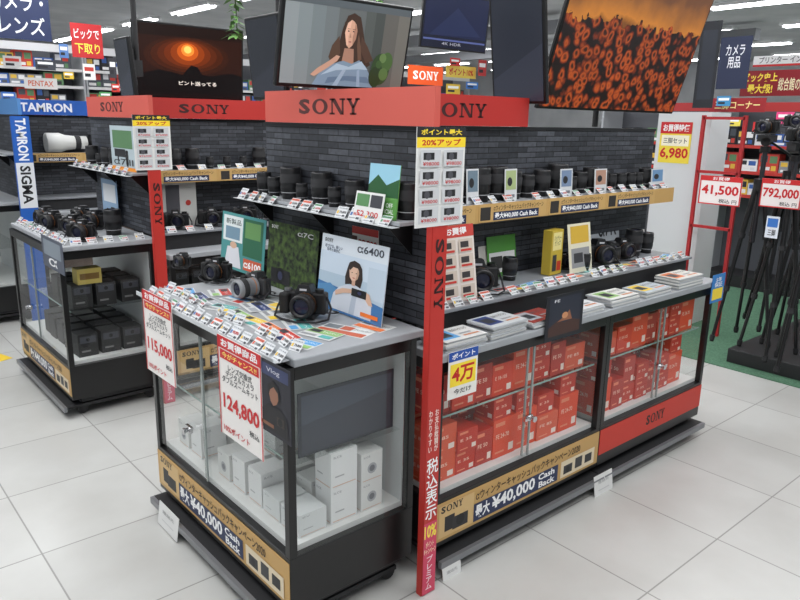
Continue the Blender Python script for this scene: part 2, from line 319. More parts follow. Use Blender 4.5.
# ------------------------------------------------ prototypes
def cam_proto(label,loc,rz,body=(26,26,28),lens=(24,24,26),ll=.06,lr=.031):
    R=thing('camera',label,'camera',loc,rz); BM=M(body,.4)
    b=MB(); b.box(-.062,.06,-.014,.018,.012,.072,BM); b.build('body',R,.006)
    b=MB(); b.box(-.066,-.038,-.032,-.012,.012,.07,M((20,20,21),.7)); b.build('grip',R,.007)
    b=MB(); b.add([(-.024,-.018,.07),(.024,-.018,.07),(.024,.024,.07),(-.024,.024,.07),(-.015,-.014,.092),(.015,-.014,.092),(.015,.022,.09),(-.015,.022,.09)],[(0,1,5,4),(1,2,6,5),(2,3,7,6),(3,0,4,7),(4,5,6,7)],BM)
    b.card(.02,.006,(200,200,204),[],z0=.076,y=-.0185,th=.001); b.build('viewfinder_hump',R,.002)
    b=MB(); b.cyl((-.048,-.004,.072),(-.048,-.004,.079),.01,M((150,150,152),.3,.8)); b.build('shutter_dial',R)
    b=MB(); b.cyl((.04,0,.072),(.04,0,.08),.012,BLK); b.build('mode_dial',R)
    b=MB(); b.lathe([(.024,.0),(.033,.006),(lr,.012),(lr,ll*.5),(lr+.002,ll*.52),(lr+.002,ll*.85),(lr-.001,ll),(lr-.006,ll),(lr-.01,ll-.006)],M(lens,.4),axis='y',o=(.006,-.012,.04))
    b.lathe([(lr+.0025,ll*.55),(lr+.0025,ll*.8)],M((50,50,52),.8),axis='y',o=(.006,-.012,.04)); b.lathe([(lr+.0008,ll*.2),(lr+.0008,ll*.24)],M((190,120,60),.4),axis='y',o=(.006,-.012,.04))
    L=b.build('lens',R)
    b=MB(); b.lathe([(lr-.009,ll-.008),(.012,ll-.005),(0,ll-.004)],M((30,32,52),.08),axis='y',o=(.006,-.012,.04)); b.build('front_glass',L)
    b=MB(); b.box(-.028,.03,-.02,.025,0,.012,M((60,60,62),.5)); b.build('security_mount',R,.002)
    b=MB(); b.tube([(.02+.03*math.cos(a*.7)+.003*a,.035+.015*math.sin(a*.7)+.001*a,.012-.0006*a) for a in range(12)],.0022,BLK); b.build('security_cable',R)
    b=MB(); b.tube([(-.062,0,.06),(-.074,-.015,.03),(-.078,-.03,.006),(-.05,-.05,.004),(0,-.07,.004),(.05,-.06,.004),(.074,-.03,.006),(.072,0,.03),(.06,0,.06)],.003,M((36,36,40),.8)); b.build('neck_strap',R)
    return R
def lens_proto(label,loc,r=.034,h=.1,c=(22,22,24),group=None):
    R=thing('camera_lens',label,'lens',loc,0,group)
    b=MB(); b.lathe([(0,0),(r*.85,0),(r*.85,.012),(r*.95,.02),(r*.95,h*.3),(r,h*.32),(r,h*.5),(r,h*.95),(r*.95,h),(r*.78,h),(r*.7,h-.006)],M(c,.4)); b.build('barrel',R)
    b=MB(); b.lathe([(r*1.03,h*.52),(r*1.04,h*.54),(r*1.04,h*.78),(r*1.03,h*.8)],M((50,50,52),.8)); b.build('focus_ring',R)
    b=MB(); b.lathe([(r*.96,h*.2),(r*.965,h*.22)],M((190,190,194),.4)); b.build('trim_ring',R)
    b=MB(); b.lathe([(r*.72,h-.005),(r*.3,h-.001),(0,h)],M((34,36,60),.08)); b.build('front_glass',R)
    return R
def tagproto(k,loc,rz,group,label,lean=.75,s=1):
    b=MB(); b.M=Matrix.Rotation(-lean,4,'X')@Matrix.Scale(s,4)
    pr=['98,800','124,800','79,800','168,000','52,300'][k%5]; ac=((70,110,170),(214,90,60),(226,186,60),(90,150,110))[k%4]
    b.card(.052,.044,(214,216,218),[('r',.04,.74,.96,.94,ac if k%2 else (200,204,208)),('t','デジタル一眼 α%d'%(6100+100*k),.1,.78,.9,.9,(50,50,54)),('b',pr,.3,.34,.94,.6,(50,50,54) if k%3 else (180,50,50)),('r',.07,.34,.24,.6,ac),('r',.08,.12,.6,.2,(150,152,156)),('r',.66,.08,.92,.24,(60,64,72))],th=.0015)
    return single('price_tag',b,label,'price tag',loc,rz,group)
def tagrow(p0,p1,n,rz,group,label,skip=(),s=1,lean=.75,j=.18):
    pr=[tagproto(k,p0,rz,group,label,lean+.12*(k%2),s*(1-.06*k)) for k in range(4)]
    for i in range(n):
        t=i/max(n-1,1); P=Vector(p0).lerp(Vector(p1),t)
        if i<4: o=pr[i]
        elif i in skip: continue
        else: o=random.choice(pr).copy(); COL.objects.link(o)
        o.location=P; o.rotation_euler[2]=rz+random.uniform(-j,j)
def rail(p,w,rz,label):
    b=MB(); b.add([(0,0,0),(w,0,0),(w,-.0,.03),(0,-.0,.03)],[(0,1,2,3)],GL); b.box(0,w,-.05,0,-.003,-.001,M((176,180,184),.3)); b.box(0,w,-.052,-.05,-.003,.012,M((200,204,206),.25)); return single('tag_rail',b,label,'rail',p,rz)
ORD=['first','second','third','fourth','fifth','sixth','seventh','eighth','ninth','tenth','eleventh','twelfth','thirteenth','fourteenth']
FC=[('yellow',(240,206,70)),('sky blue',(90,160,214)),('teal',(90,176,172)),('orange',(222,118,58)),('navy',(48,66,120)),('pale green',(150,190,120)),('red',(196,60,52)),('silver grey',(170,174,180))]
def flyers(p0,p1,n,rz,w,h,desc,z):
    for i in range(n):
        nm,c=FC[(i*3+n)%8]; P=Vector(p0).lerp(Vector(p1),(i+.5)/n); b=MB(); b.M=Matrix.Rotation(-math.pi/2,4,'X')@Matrix.Translation((0,0,-h/2))
        ww=w*random.uniform(.85,1.15)
        b.card(ww,h,(216,218,218),[('r',.03,.5,.97,.95,c),('r',.08,.58,.4,.88,(60,62,68)),('t','キャンペーン',.45,.62,.92,.84,(246,246,246)),('r',.05,.12,.5,.3,(150,152,156)),('r',.6,.1,.94,.4,FC[(i+5)%8][1])],th=.0006)
        single('leaflet',b,'small %s leaflet, %s from the left in the row %s'%(nm,ORD[i],desc),'leaflet',(P.x,P.y,z+.0004*(i%4)),rz+random.uniform(-.35,.35))
rail((XC+.0115,2.52,ZS-.005),.96,LEFT,'clear plastic tag rail along the left edge of the nearest end worktop')
tagrow((XC-.02,2.47,ZS-.0075),(XC-.02,1.58,ZS-.0075),15,LEFT,'tags on the near end edge, outer row','small white price tag in the outer row along the nearest end worktop',s=1.0,lean=.75,j=.06)
tagrow((XC+.05,2.46,ZS+.001),(XC+.05,1.6,ZS+.001),14,LEFT,'tags on the near end edge, inner row','small white price tag in the inner row on the nearest end worktop',s=.95,lean=.7,skip=(5,9),j=.3)
flyers((XC+.105,2.48,0),(XC+.105,1.6,0),9,LEFT,.11,.075,'behind the tags, nearest end',ZS+.0008)
flyers((XC+.2,2.4,0),(XC+.2,1.62,0),6,LEFT,.12,.08,'among the cameras, nearest end',ZS+.0022)
flyers((1.6,1.735,0),(3.33,1.735,0),13,0,.12,.07,'on the nearest side step',ZS+.0008)
tagrow((1.315,2.46,1.2268),(1.315,1.6,1.2268),13,LEFT,'tags on the near upper shelf lip','small white price tag on the lip of the nearest end upper shelf',skip=(4,8),lean=.6)
tagrow((1.58,1.668,ZS+.001),(3.3,1.668,ZS+.001),24,0,'tags on the near side step','small white price tag along the raised step of the nearest side worktop',skip=(5,12,17))
tagrow((1.6,1.81,1.2285),(3.3,1.81,1.2285),20,0,'tags on the near side upper shelf','small white price tag above the gold rail of the nearest side shelf',skip=(7,),s=.95)
tagrow((XC+.03,4.55,ZS+.001),(XC+.03,3.68,ZS+.001),12,LEFT,'tags on the middle end edge','small white price tag along the left edge of the middle end worktop',s=1.1)
tagrow((1.04,3.64,ZS+.001),(1.36,3.64,ZS+.001),5,0,'tags on the middle end front edge','small white price tag along the aisle edge of the middle end worktop')
tagrow((1.6,3.885,1.2285),(2.7,3.885,1.2285),10,0,'tags on the middle side upper shelf','small white price tag above the gold rail of the middle side shelf')
tagrow((1.315,4.5,1.2268),(1.315,3.7,1.2268),8,LEFT,'tags on the middle upper shelf lip','small white price tag on the lip of the middle end upper shelf',lean=.5)
tagrow((1.58,3.745,ZS+.001),(2.8,3.745,ZS+.001),12,0,'tags on the middle side step','small white price tag along the raised step of the middle side worktop')
# lenses
L0=lens_proto('small black lens at the left end of the nearest end upper shelf',(1.41,2.44,1.24),.028,.085)
for y,x,s,t in ((2.36,1.405,.85,'short black lens, second from the left on the nearest end upper shelf'),(2.25,1.41,1.35,'tall black lens, third from the left on the nearest end upper shelf'),(2.16,1.4,.75,'tiny black lens beside the tall one on the nearest end upper shelf'),(2.05,1.41,1.3,'thick black lens left of the middle on the nearest end upper shelf'),(1.96,1.4,.8,'short black lens in the middle of the nearest end upper shelf'),(1.86,1.41,1.15,'black lens just left of the green photo card, nearest end upper shelf'),(1.595,1.41,1.3,'large black lens at the right end of the nearest end upper shelf')):
    dup(L0,(x,y,1.24),0,t,s=s)
xx=1.58
while xx<3.3:
    s=random.choice((.9,1.1,1.3,1.45,1.55)); dup(L0,(xx,1.892,1.228),0,'black lens standing on the gold railed shelf of the nearest side partition','lenses on the near side upper shelf',s=s); xx+=.03*s*2+random.choice((.006,.012,.03))
for i in range(9): dup(L0,(1.6+i*.11,3.97,1.228),0,'black lens standing on the gold railed shelf of the middle side partition','lenses on the middle side upper shelf',s=random.choice((.8,1.1,1.4)))
for i in range(6): dup(L0,(1.41,4.45-i*.13,1.24),0,'black lens standing on the middle end upper shelf','lenses on the middle end upper shelf',s=random.choice((.8,1.1,1.25)))
# cameras
P=onz(219,281,ZS); C0=cam_proto('small black camera left of the two bigger ones on the nearest end worktop',(P.x,P.y,ZS+.004),math.radians(-70),ll=.045)
P=onz(258,297,ZS); cam_proto('silver and black camera with a pale lens in the middle of the nearest end worktop',(P.x,P.y,ZS+.004),math.radians(-84),(52,52,54),(140,142,146),.085,.032)
P=onz(306,318,ZS); dup(C0,(P.x,P.y,ZS+.004),math.radians(-55),'black camera in front of the white poster board on the nearest end worktop',s=1.2)
P=onz(184,268,ZS); dup(C0,(P.x,P.y,ZS+.004),math.radians(-80),'compact black camera at the far left corner of the nearest end worktop',s=.7)
for x,y,a,s,t in ((1.62,1.86,-20,1.1,'black camera right behind the red post on the nearest side step'),(1.94,1.79,-35,1.35,'large black camera left of the yellow box on the nearest side step'),(2.58,1.87,-15,.8,'small black camera right of the catalogue card on the nearest side step'),(2.78,1.82,-20,1.3,'third to last black camera on the nearest side step'),(3.0,1.84,-15,1.1,'second to last black camera on the nearest side step')):
    dup(C0,(x,y,ZS+.003),math.radians(a),t,s=s)
for x,y,s,t in ((1.75,1.79,1.0,'short lens between the first two cameras of the nearest side step'),(2.2,1.85,1.1,'lens standing left of the yellow box on the nearest side step'),(2.62,1.78,.9,'short lens in front of the small camera on the nearest side step'),(2.89,1.8,.9,'short lens between the last two cameras of the nearest side step'),(3.14,1.86,1.5,'tall lens beyond the last camera on the nearest side step'),(3.26,1.86,1.2,'last lens at the far end of the nearest side step')):
    dup(L0,(x,y,ZS+.002),0,t,s=s)
for i,(x,y,a,t) in enumerate(((1.12,4.44,-80,'black camera at the far left corner of the middle end worktop'),(1.1,4.22,-70,'black camera second from the left on the middle end worktop'),(1.14,4.0,-60,'black camera right of the middle on the middle end worktop'),(1.12,3.78,-55,'black camera at the right corner of the middle end worktop'),(1.3,4.12,-70,'black camera in the second row of the middle end worktop'),(1.3,4.36,-75,'black camera at the left of the second row, middle end worktop'))):
    dup(C0,(x,y,ZS+.001),math.radians(a),t,s=1.15)
for i,x in enumerate((1.66,1.88,2.1,2.32,2.54)): dup(C0,(x,3.88,ZS+.001),math.radians(-25),'black camera on the raised step of the middle side worktop','cameras on the middle side step',s=1.2)
dup(L0,(1.3,3.86,ZS+.001),0,'black table lens standing at the back of the middle end worktop',s=1.6)
PW=ony(88,150,6.0); b=MB(); b.M=Matrix.Rotation(-math.pi/2,4,'Y'); b.lathe([(0,0),(.05,0),(.052,.1),(.06,.16),(.075,.2),(.075,.3),(.06,.302),(0,.29)],M((216,216,212),.4)); b.lathe([(.0525,.05),(.053,.052),(.053,.09),(.0525,.092)],M((40,40,42),.7))
single('telephoto_lens',b,'large white telephoto lens lying on the shelf under the blue shop sign','lens',(PW.x,6.03,1.2285+.076))
# boards near end
Z1=ZS+.001
pcard('product_board','teal and white product board at the left of the nearest end worktop','board','x',1.385,(220,216,262,280),(76,146,146),[('r',.04,.5,.5,.95,(226,232,232)),('t','新製品',.1,.8,.46,.9,(40,60,60)),('r',.52,.3,.95,.95,(46,104,76)),('r',.56,.62,.9,.9,(104,150,90)),('r',.1,.54,.44,.76,(120,150,170)),('p',[(.1,.05),(.5,.05),(.42,.42),(.16,.4)],(220,220,226)),('e',.3,.44,.08,.06,(214,176,150)),('r',.55,.06,.95,.26,(206,92,62)),('b','α6100',.56,.1,.94,.22,(250,250,250))],zb=Z1,tilt=-.1)
pcard('product_board','dark green leafy product board between the teal and white boards','board','x',1.36,(265,226,313,296),noise_mat('leaf_print',(10,22,14),(70,92,42),45),[('s',.06,.9,.2,.95,(220,220,220)),('t','α7C',.6,.86,.9,.93,(190,190,190)),('r',.1,.08,.5,.3,(30,30,32)),('c',.3,.2,.09,(12,12,14)),('c',.3,.2,.05,(50,54,80))],zb=Z1,tilt=-.1)
pcard('product_board','large white poster board showing a person holding a camera, nearest end worktop','board','x',1.335,(315,240,379,322),(216,224,232),[
  ('r',0,.5,1,.78,(200,214,228)),('r',0,.2,1,.5,(176,196,212)),('r',.75,.3,1,.7,(188,204,218)),('s',.05,.9,.18,.95,(30,30,34)),('t','α6400',.56,.85,.94,.95,(60,66,78)),('t','近づける、新しい\n世界と自分に',.06,.78,.34,.87,(60,80,110)),
  ('p',[(.0,.0),(1,.0),(1,.24),(.6,.3),(0,.36)],(64,116,170)),('p',[(0,.3),(.2,.36),(.3,.3),(.3,.1),(0,.1)],(86,140,186)),
  ('p',[(.22,.03),(.85,.03),(.84,.24),(.78,.34),(.66,.4),(.58,.42),(.46,.4),(.34,.34),(.26,.24)],(206,212,222)),('p',[(.52,.03),(.6,.03),(.62,.3),(.56,.38)],(178,188,202)),
  ('p',[(.45,.64),(.47,.7),(.54,.735),(.62,.71),(.66,.65),(.68,.52),(.66,.4),(.6,.42),(.5,.42),(.43,.4),(.42,.5)],(48,36,32)),
  ('p',[(.475,.61),(.5,.66),(.56,.675),(.61,.65),(.625,.58),(.61,.51),(.565,.465),(.53,.465),(.49,.51)],(222,184,160)),('p',[(.6,.65),(.625,.58),(.61,.51),(.575,.475),(.59,.55)],(196,156,132)),('p',[(.46,.62),(.5,.69),(.6,.68),(.63,.6),(.6,.645),(.53,.65),(.49,.6)],(48,36,32)),
  ('r',.53,.41,.58,.475,(200,160,138)),('e',.522,.575,.01,.006,(40,30,30)),('e',.585,.575,.01,.006,(40,30,30)),('e',.553,.51,.02,.006,(180,86,80)),('p',[(.3,.22),(.42,.28),(.6,.32),(.6,.37),(.4,.34),(.29,.28)],(216,178,154)),('p',[(.86,.22),(.8,.36),(.7,.38),(.7,.33),(.8,.22)],(216,178,154)),('r',.54,.28,.76,.38,(34,34,36)),('e',.66,.335,.05,.038,(14,14,16)),('e',.66,.335,.03,.022,(50,54,90)),
  ('r',.7,.06,.95,.11,(230,120,50))],zb=ZS+.004,tilt=-.12)
for i,(u,v,w,h,a,c,t) in enumerate(((345,330,.18,.09,-70,(196,96,66),'larger orange and grey leaflet in front of the white poster board'),(272,306,.2,.1,-82,(246,208,90),'larger yellow edged leaflet beside the silver camera'),(374,326,.12,.08,-80,(230,120,60),'larger orange leaflet at the right of the nearest end worktop'))):
    P=onz(u,v,Z1); b=MB(); b.M=Matrix.Rotation(-math.pi/2,4,'X')@Matrix.Translation((0,0,-h/2)); b.card(w,h,(222,224,222),[('r',.03,.05,.97,.4,c),('r',.05,.5,.35,.9,(120,126,130)),('r',.38,.5,.6,.9,c),('t','キャッシュバック',.64,.6,.95,.8,(60,60,60))],th=.0008); single('leaflet',b,t,'leaflet',(P.x,P.y,ZS+.0006),math.radians(a))
def price_items(n):
    return [('r',0,.88,1,1,(206,34,40)),('b','お買得商品',.08,.9,.92,.98,(250,250,250)),('r',.05,.78,.95,.87,(206,34,40)),('t','今がチャンス!!',.1,.795,.9,.855,(255,240,120)),('t','レンズ交換式\nデジタルカメラ\nダブルズームキット',.08,.55,.92,.75,(70,70,74)),('b',n,.09,.26,.93,.44,(206,30,36)),('t','税込',.7,.16,.92,.22,(40,40,44)),('t','10%ポイント',.08,.05,.7,.12,(206,30,36)),('r',0,0,.02,1,(206,34,40)),('r',.98,0,1,1,(206,34,40))]
XH=XC-.055
pcard('price_placard','white and red placard reading 115,000 yen hanging at the far corner, nearest end worktop','price sign','x',XH,(148,298,175,378),(240,236,232),price_items('115,000'))
pcard('price_placard','white and red placard reading 124,800 yen hanging over the nearest cabinet glass','price sign','x',XH,(222,346,262,446),(240,236,232),price_items('124,800'))
pcard('poster_card','dark portrait photo card hanging beside the 124,800 yen placard','poster','x',XH+.001,(259,364,290,436),(34,34,44),[('r',.05,.8,.95,.96,(56,64,100)),('t','Vlog',.3,.84,.7,.92,(200,200,210)),('p',[(.05,.05),(.95,.05),(.9,.32),(.7,.42),(.34,.42),(.12,.3)],(22,20,26)),('p',[(.38,.56),(.42,.66),(.54,.69),(.64,.64),(.66,.54),(.6,.46),(.5,.42),(.42,.47)],(150,104,82)),('p',[(.34,.52),(.34,.68),(.5,.76),(.66,.7),(.72,.54),(.66,.48),(.64,.62),(.52,.68),(.42,.63)],(18,15,18)),('r',.1,.1,.5,.15,(130,84,60)),('r',.6,.18,.82,.3,(54,46,42)),('c',.7,.24,.07,(14,14,16))])
def promo(n):
    it=[('r',0,.9,1,1,(36,36,40)),('b','ポイント最大',.08,.92,.92,.98,(255,226,60)),('r',0,.8,1,.9,(255,222,50)),('b','20%アップ',.1,.815,.9,.885,(200,30,30))]
    for j in range(4):
        for i in range(2):
            x=.06+.47*i; y=.04+.19*j; it+=[('r',x,y,x+.41,y+.165,(210,212,214)),('r',x+.06,y+.07,x+.28,y+.14,(34,34,36)),('c',x+.16,y+.1,.055,(80,80,86)),('t','¥%d'%n,x+.05,y+.012,x+.38,y+.05,(200,30,30))]
    return it
pcard('promotion_poster','white poster with yellow heading and small cameras hanging at the nearest red post','poster','y',1.462,(415,127,463,226),(234,234,232),promo(98000))
pcard('promotion_poster','white poster with yellow heading hanging at the middle red post','poster','y',1.462+DY,(136,115,173,170),(234,234,232),promo(76000))
pcard('photo_card','green landscape photo card standing on the nearest end upper shelf','card','x',1.35,(366,164,396,196),(110,170,90),[('r',0,.6,1,1,(150,200,220)),('p',[(0,.6),(.3,.8),(.6,.62),(1,.75),(1,.4),(0,.4)],(40,90,50)),('p',[(0,.4),(.5,.3),(1,.4),(1,.0),(0,.0)],(90,150,70)),('t','OFF\nICIAL',.6,.1,.9,.3,(250,250,250))],zb=1.24,tilt=-.1)
pcard('product_card','white card with a picture standing at the right of the nearest end upper shelf','card','x',1.325,(352,192,380,216),(230,230,228),[('r',.05,.5,.5,.92,(90,140,90)),('r',.55,.5,.95,.92,(60,62,68)),('t','52,300',.12,.12,.88,.35,(200,50,50))],zb=1.2275,tilt=-.2)
pcard('price_placard','white card with red heading on the brick behind the white poster board','price sign','x',1.447,(352,228,378,252),(240,236,230),[('r',0,.7,1,1,(200,60,50)),('r',.0,.1,.2,.6,(90,60,50)),('b','98,800',.25,.2,.95,.5,(200,30,30))])
# ------------------------------------------------ near side worktop
cs=[(222,222,220),(200,204,206),(150,56,48),(218,220,222),(226,226,222),(190,198,206),(222,220,214)]
for i,(x,w,h,t) in enumerate(((1.62,.19,.04,'thick stack of white catalogues next to the red post'),(1.83,.19,.055,'thickest stack of white catalogues, second from the red post'),(2.05,.19,.03,'low stack of grey leaflets, third from the red post'),(2.3,.2,.028,'stack of leaflets with dark red cover beside the hanging photo card'),(2.56,.2,.04,'stack of white catalogues over the joint of the two cabinets'),(2.82,.21,.028,'stack of pale blue leaflets, second from the far end'),(3.1,.22,.05,'stack of cream catalogues at the far end'))):
    b=MB(); n=int(h/.007)
    for k in range(n):
        dx=random.uniform(-.008,.008); dyy=random.uniform(-.006,.004); b.box(-w/2+dx,w/2+dx,-.064+dyy,.055+dyy,k*.007,k*.007+.0062,M((218,218,215) if k%2 else (180,183,187),.6))
    zt=n*.007; b.box(-w/2,w/2,-.064,.055,zt-.0007,zt+.0006,M(cs[i],.4)); b.M=Matrix.Translation((0,0,zt))@Matrix.Rotation(-math.pi/2,4,'X')@Matrix.Translation((0,0,-.055)); b.card(w*.94,.108,cs[i],[('r',.04,.1,.45,.9,FC[(i*3+1)%8][1]),('r',.1,.25,.36,.7,(50,52,58)),('t','総合カタログ',.5,.62,.95,.82,(90,90,90)),('r',.55,.1,.95,.2,(200,130,90)),('r',.55,.3,.85,.4,(150,152,156))],th=.0004,y=-.0011)
    single('leaflet_stack',b,t+', nearest side worktop','leaflets',(x,1.588,ZT+.0003),random.uniform(-.04,.04))
def sc(name,label,rect,bg,items,y=1.8,zb=Z1,tilt=-.15): return pcard(name,label,'card','y',y,rect,bg,items,zb=zb,tilt=tilt)
it=[('r',.0,.84,1,1,(204,70,60)),('b','お買得',.2,.87,.8,.97,(250,250,250))]
for j in range(4):
    for i in range(2): x=.06+.48*i;y=.04+.2*j; it+=[('r',x,y,x+.4,y+.17,(214,200,186)),('r',x+.05,y+.06,x+.28,y+.14,(60,56,56)),('r',x+.05,y+.01,x+.36,y+.04,(206,60,50))]
sc('product_card','tall sheet of several products right behind the red post on the nearest side step',(443,226,478,298),(234,224,216),it,y=1.71,zb=ZS+.003)
sc('product_card','small sepia card with camera name left of the black camera, nearest side step',(482,221,516,250),(222,218,210),[('t','α7II',.3,.3,.9,.75,(50,50,54))],y=1.925)
sc('product_card','green topped product card behind the black camera, nearest side step',(490,236,518,262),(90,160,70),[('r',.05,.1,.95,.6,(240,240,240)),('r',.1,.2,.5,.5,(60,60,60))],y=1.915)
P=ony(555,268,1.8); b=MB(); b.box(-.045,.045,0,.04,0,.19,M((206,178,64),.5)); b.card(.09,.19,(206,178,64),[('r',.12,.55,.88,.95,(236,222,150)),('t','バッテリー\nグリップ',.2,.65,.8,.88,(60,50,20)),('r',.15,.08,.5,.45,(60,60,60)),('r',.55,.08,.9,.3,(200,60,40))],y=-.003); single('product_box',b,'upright yellow box on the nearest side step','box',(P.x,1.8,ZS+.003),.1)
sc('product_card','grey and gold catalogue card right of the yellow box, nearest side step',(571,224,593,262),(226,220,196),[('r',.1,.6,.9,.95,(212,172,60)),('r',.1,.1,.9,.5,(150,150,152)),('r',.2,.2,.6,.4,(60,60,64))],y=1.76,zb=ZS+.003)
sc('product_card','pale blue card with camera name near the middle of the nearest side step',(592,208,622,235),(208,214,220),[('t','α7R',.3,.4,.9,.8,(40,40,44)),('r',.1,.1,.9,.3,(120,130,140))],y=1.928)
sc('product_card','white and orange card near the far end of the nearest side step',(632,214,646,240),(236,232,226),[('r',.1,.6,.9,.95,(230,120,40)),('r',.1,.1,.9,.5,(120,120,130))],y=1.93)
for i,(u,c) in enumerate(((473,(110,130,144)),(511,(168,184,130)),(566,(120,140,170)),(600,(180,140,120)),(656,(110,150,190)))):
    pcard('photo_card','small %s photo card standing among lenses on the gold railed shelf'%['grey blue','pale green','slate blue','brick coloured','bright blue'][i],'card','y',1.835,(u-6,169,u+6,196),(216,218,220),[('r',.08,.35,.92,.95,c),('e',.4,.6,.2,.14,(40,40,44)),('r',.12,.1,.8,.2,(120,120,126))],zb=1.2285,tilt=-.06)
YH=1.508
pcard('poster_card','dark sunset photo card hanging from the nearest side worktop edge','poster','y',YH,(545,294,581,338),(26,28,36),[('r',.08,.1,.92,.94,(40,44,58)),('p',[(.08,.1),(.92,.1),(.92,.34),(.7,.4),(.5,.36),(.3,.42),(.08,.3)],(70,44,38)),('p',[(.3,.4),(.5,.5),(.62,.62),(.66,.5),(.7,.4)],(150,96,70)),('e',.5,.52,.08,.07,(206,146,104)),('t','FE',.2,.84,.34,.9,(230,230,235))])
pcard('price_placard','small white and yellow card hanging left on the first orange box cabinet','price sign','y',YH,(448,350,476,396),(244,242,236),[('r',0,.8,1,1,(30,80,170)),('b','ポイント',.1,.84,.9,.96,(250,250,250)),('r',.06,.26,.94,.74,(255,226,60)),('b','4万',.12,.32,.88,.68,(200,30,30)),('t','今だけ',.2,.08,.8,.2,(40,40,40))])
pcard('price_placard','small blue and yellow card hanging at the far end of the nearest side worktop','price sign','y',YH,(710,275,722,302),(60,130,200),[('r',.1,.1,.9,.5,(250,220,70)),('t','5年\n保証',.2,.55,.8,.9,(250,250,250))])
for u,v,ax,val,t in ((453,575,'y',1.474,'white tag near the red post on the base rail'),(604,485,'y',1.474,'white tag between the two side cabinets on the base rail'),(167,522,'x',XC-.055,'white tag on the base rail below the nearest end cabinet')):
    pcard('floor_tag',t,'tag',ax,val,(u-8,v-10,u+8,v+10),(226,226,224),[('t','連絡先',.2,.6,.8,.75,(170,170,170)),('r',.2,.3,.8,.34,(200,200,200))],tilt=-.15)
# ------------------------------------------------ boxes in cabinets
def lbox(w,d,h,c,mark,white=False,icon=True):
    b=MB(); b.box(0,w,0,d,0,h,M(c,.45)); l=(238,140,108)
    it=[('r',.08,.82,.5,.92,l),('t',mark,.12,.5,.7,.62,(250,206,186)),('r',.1,.12,.5,.17,l),('r',.7,.1,.92,.3,(246,226,216))] if not white else ([('c',.5,.44,.22,(176,178,182)),('c',.5,.44,.13,(120,122,128))] if icon else [('r',.15,.3,.5,.34,(180,180,182))])+[('t',mark,.1,.84,.4,.9,(160,160,164)),('r',.06,.05,.94,.07,(214,170,140))]
    b.card(w,h,c,it,x0=0,th=.0005,y=-.0006)
    b.M=Matrix.Rotation(LEFT,4,'Z')@Matrix.Translation((-d,0,0)); b.card(d,h,c,it,x0=0,th=.0005,y=-.0006)
    return b
DIM=((.11,.1,.12),(.125,.105,.155),(.1,.095,.085),(.13,.1,.105),(.09,.09,.135)); PB=[lbox(*DIM[k],c,mk).build('product_box') for k,(c,mk) in enumerate((((222,58,22),'E 18-105'),((232,72,30),'FE 24-70'),((204,46,20),'E 35'),((226,90,56),'FE 85'),((190,44,26),'FE 50')))]
def fillcab(x0,x1,y0,gaps,label,group):
    for (z,maxz) in ((.3005,.556),(.561,.74)):
        for ry in range(2):
            x=x0+.03*ry
            while x<x1-.1:
                if z>.5 and (x-x0)<gaps: x+=.09; continue
                k=random.randrange(5); w,d,h=DIM[k]
                if x+w>x1: break
                zz=z; kk=k
                while zz+DIM[kk][2]<maxz:
                    o=PB[kk].copy(); COL.objects.link(o); o.location=(x,y0+ry*.125+random.uniform(0,.01),zz); tag(o,label,'box',group); zz+=DIM[kk][2]+.0005
                    c=[q for q in range(5) if zz+DIM[q][2]<maxz and DIM[q][0]<=w]
                    if not c: break
                    kk=random.choice(c)
                x+=w+random.choice((.0015,.002,.004))
fillcab(1.53,2.44,1.585,.0,'orange product box inside the nearest cabinet beside the corner post','orange boxes in the first side cabinet')
fillcab(2.5,3.33,1.585,.0,'orange product box inside the nearest cabinet with red bottom strip','orange boxes in the far side cabinet')
for o in PB: bpy.data.objects.remove(o)
WB=[lbox(.085,.085,.1,(228,228,226),'ILCE',True).build('product_box'),lbox(.1,.1,.075,(222,224,224),'ZV',True,False).build('product_box'),lbox(.1,.085,.12,(232,232,232),'ILCE',True,False).build('product_box')]; WH=(.1,.075,.12)
for iy in range(8):
    for ix in range(3):
        z=.3005
        for iz in range((2,1,1,2,1,2,1,1)[iy] if ix>0 else (1 if iy!=5 else 0)):
            k=random.randrange(3); o=WB[k].copy(); COL.objects.link(o); o.location=(1.015+ix*.118,1.61+iy*.109,z); z+=WH[k]+.0005; tag(o,'white camera box on the floor of the nearest end cabinet','box','white boxes in the nearest end cabinet')
for o in WB: bpy.data.objects.remove(o)
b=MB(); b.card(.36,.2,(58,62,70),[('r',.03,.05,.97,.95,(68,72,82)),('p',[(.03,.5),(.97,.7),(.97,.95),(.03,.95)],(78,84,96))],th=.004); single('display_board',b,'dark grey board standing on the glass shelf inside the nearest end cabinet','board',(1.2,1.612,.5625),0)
b=MB(); b.box(0,.1,0,.1,0,.12,M((34,34,36),.6)); b.card(.1,.12,(34,34,36),[('r',.1,.6,.9,.9,(70,72,80)),('r',.15,.2,.6,.28,(120,120,120)),('c',.5,.75,.1,(20,20,22))],x0=0,y=-.0006,th=.0005); KB=b.build('product_box')
for z in (.3005,.5615):
    for ix in range(3):
        for iy in range(5 if z<.5 else 3):
            o=KB.copy(); COL.objects.link(o); o.location=(1.02+ix*.12+random.uniform(-.006,.006),3.7+iy*.135+random.uniform(0,.01),z); o.rotation_euler[2]=random.uniform(-.04,.04); tag(o,'black product box inside the middle end cabinet','box','black boxes in the middle end cabinet')
for i in range(7):
    o=KB.copy(); COL.objects.link(o); o.location=(1.56+i*.12,3.75,.5615); tag(o,'black product box inside the side cabinet of the middle island','box','black boxes in the middle side cabinet')
bpy.data.objects.remove(KB)
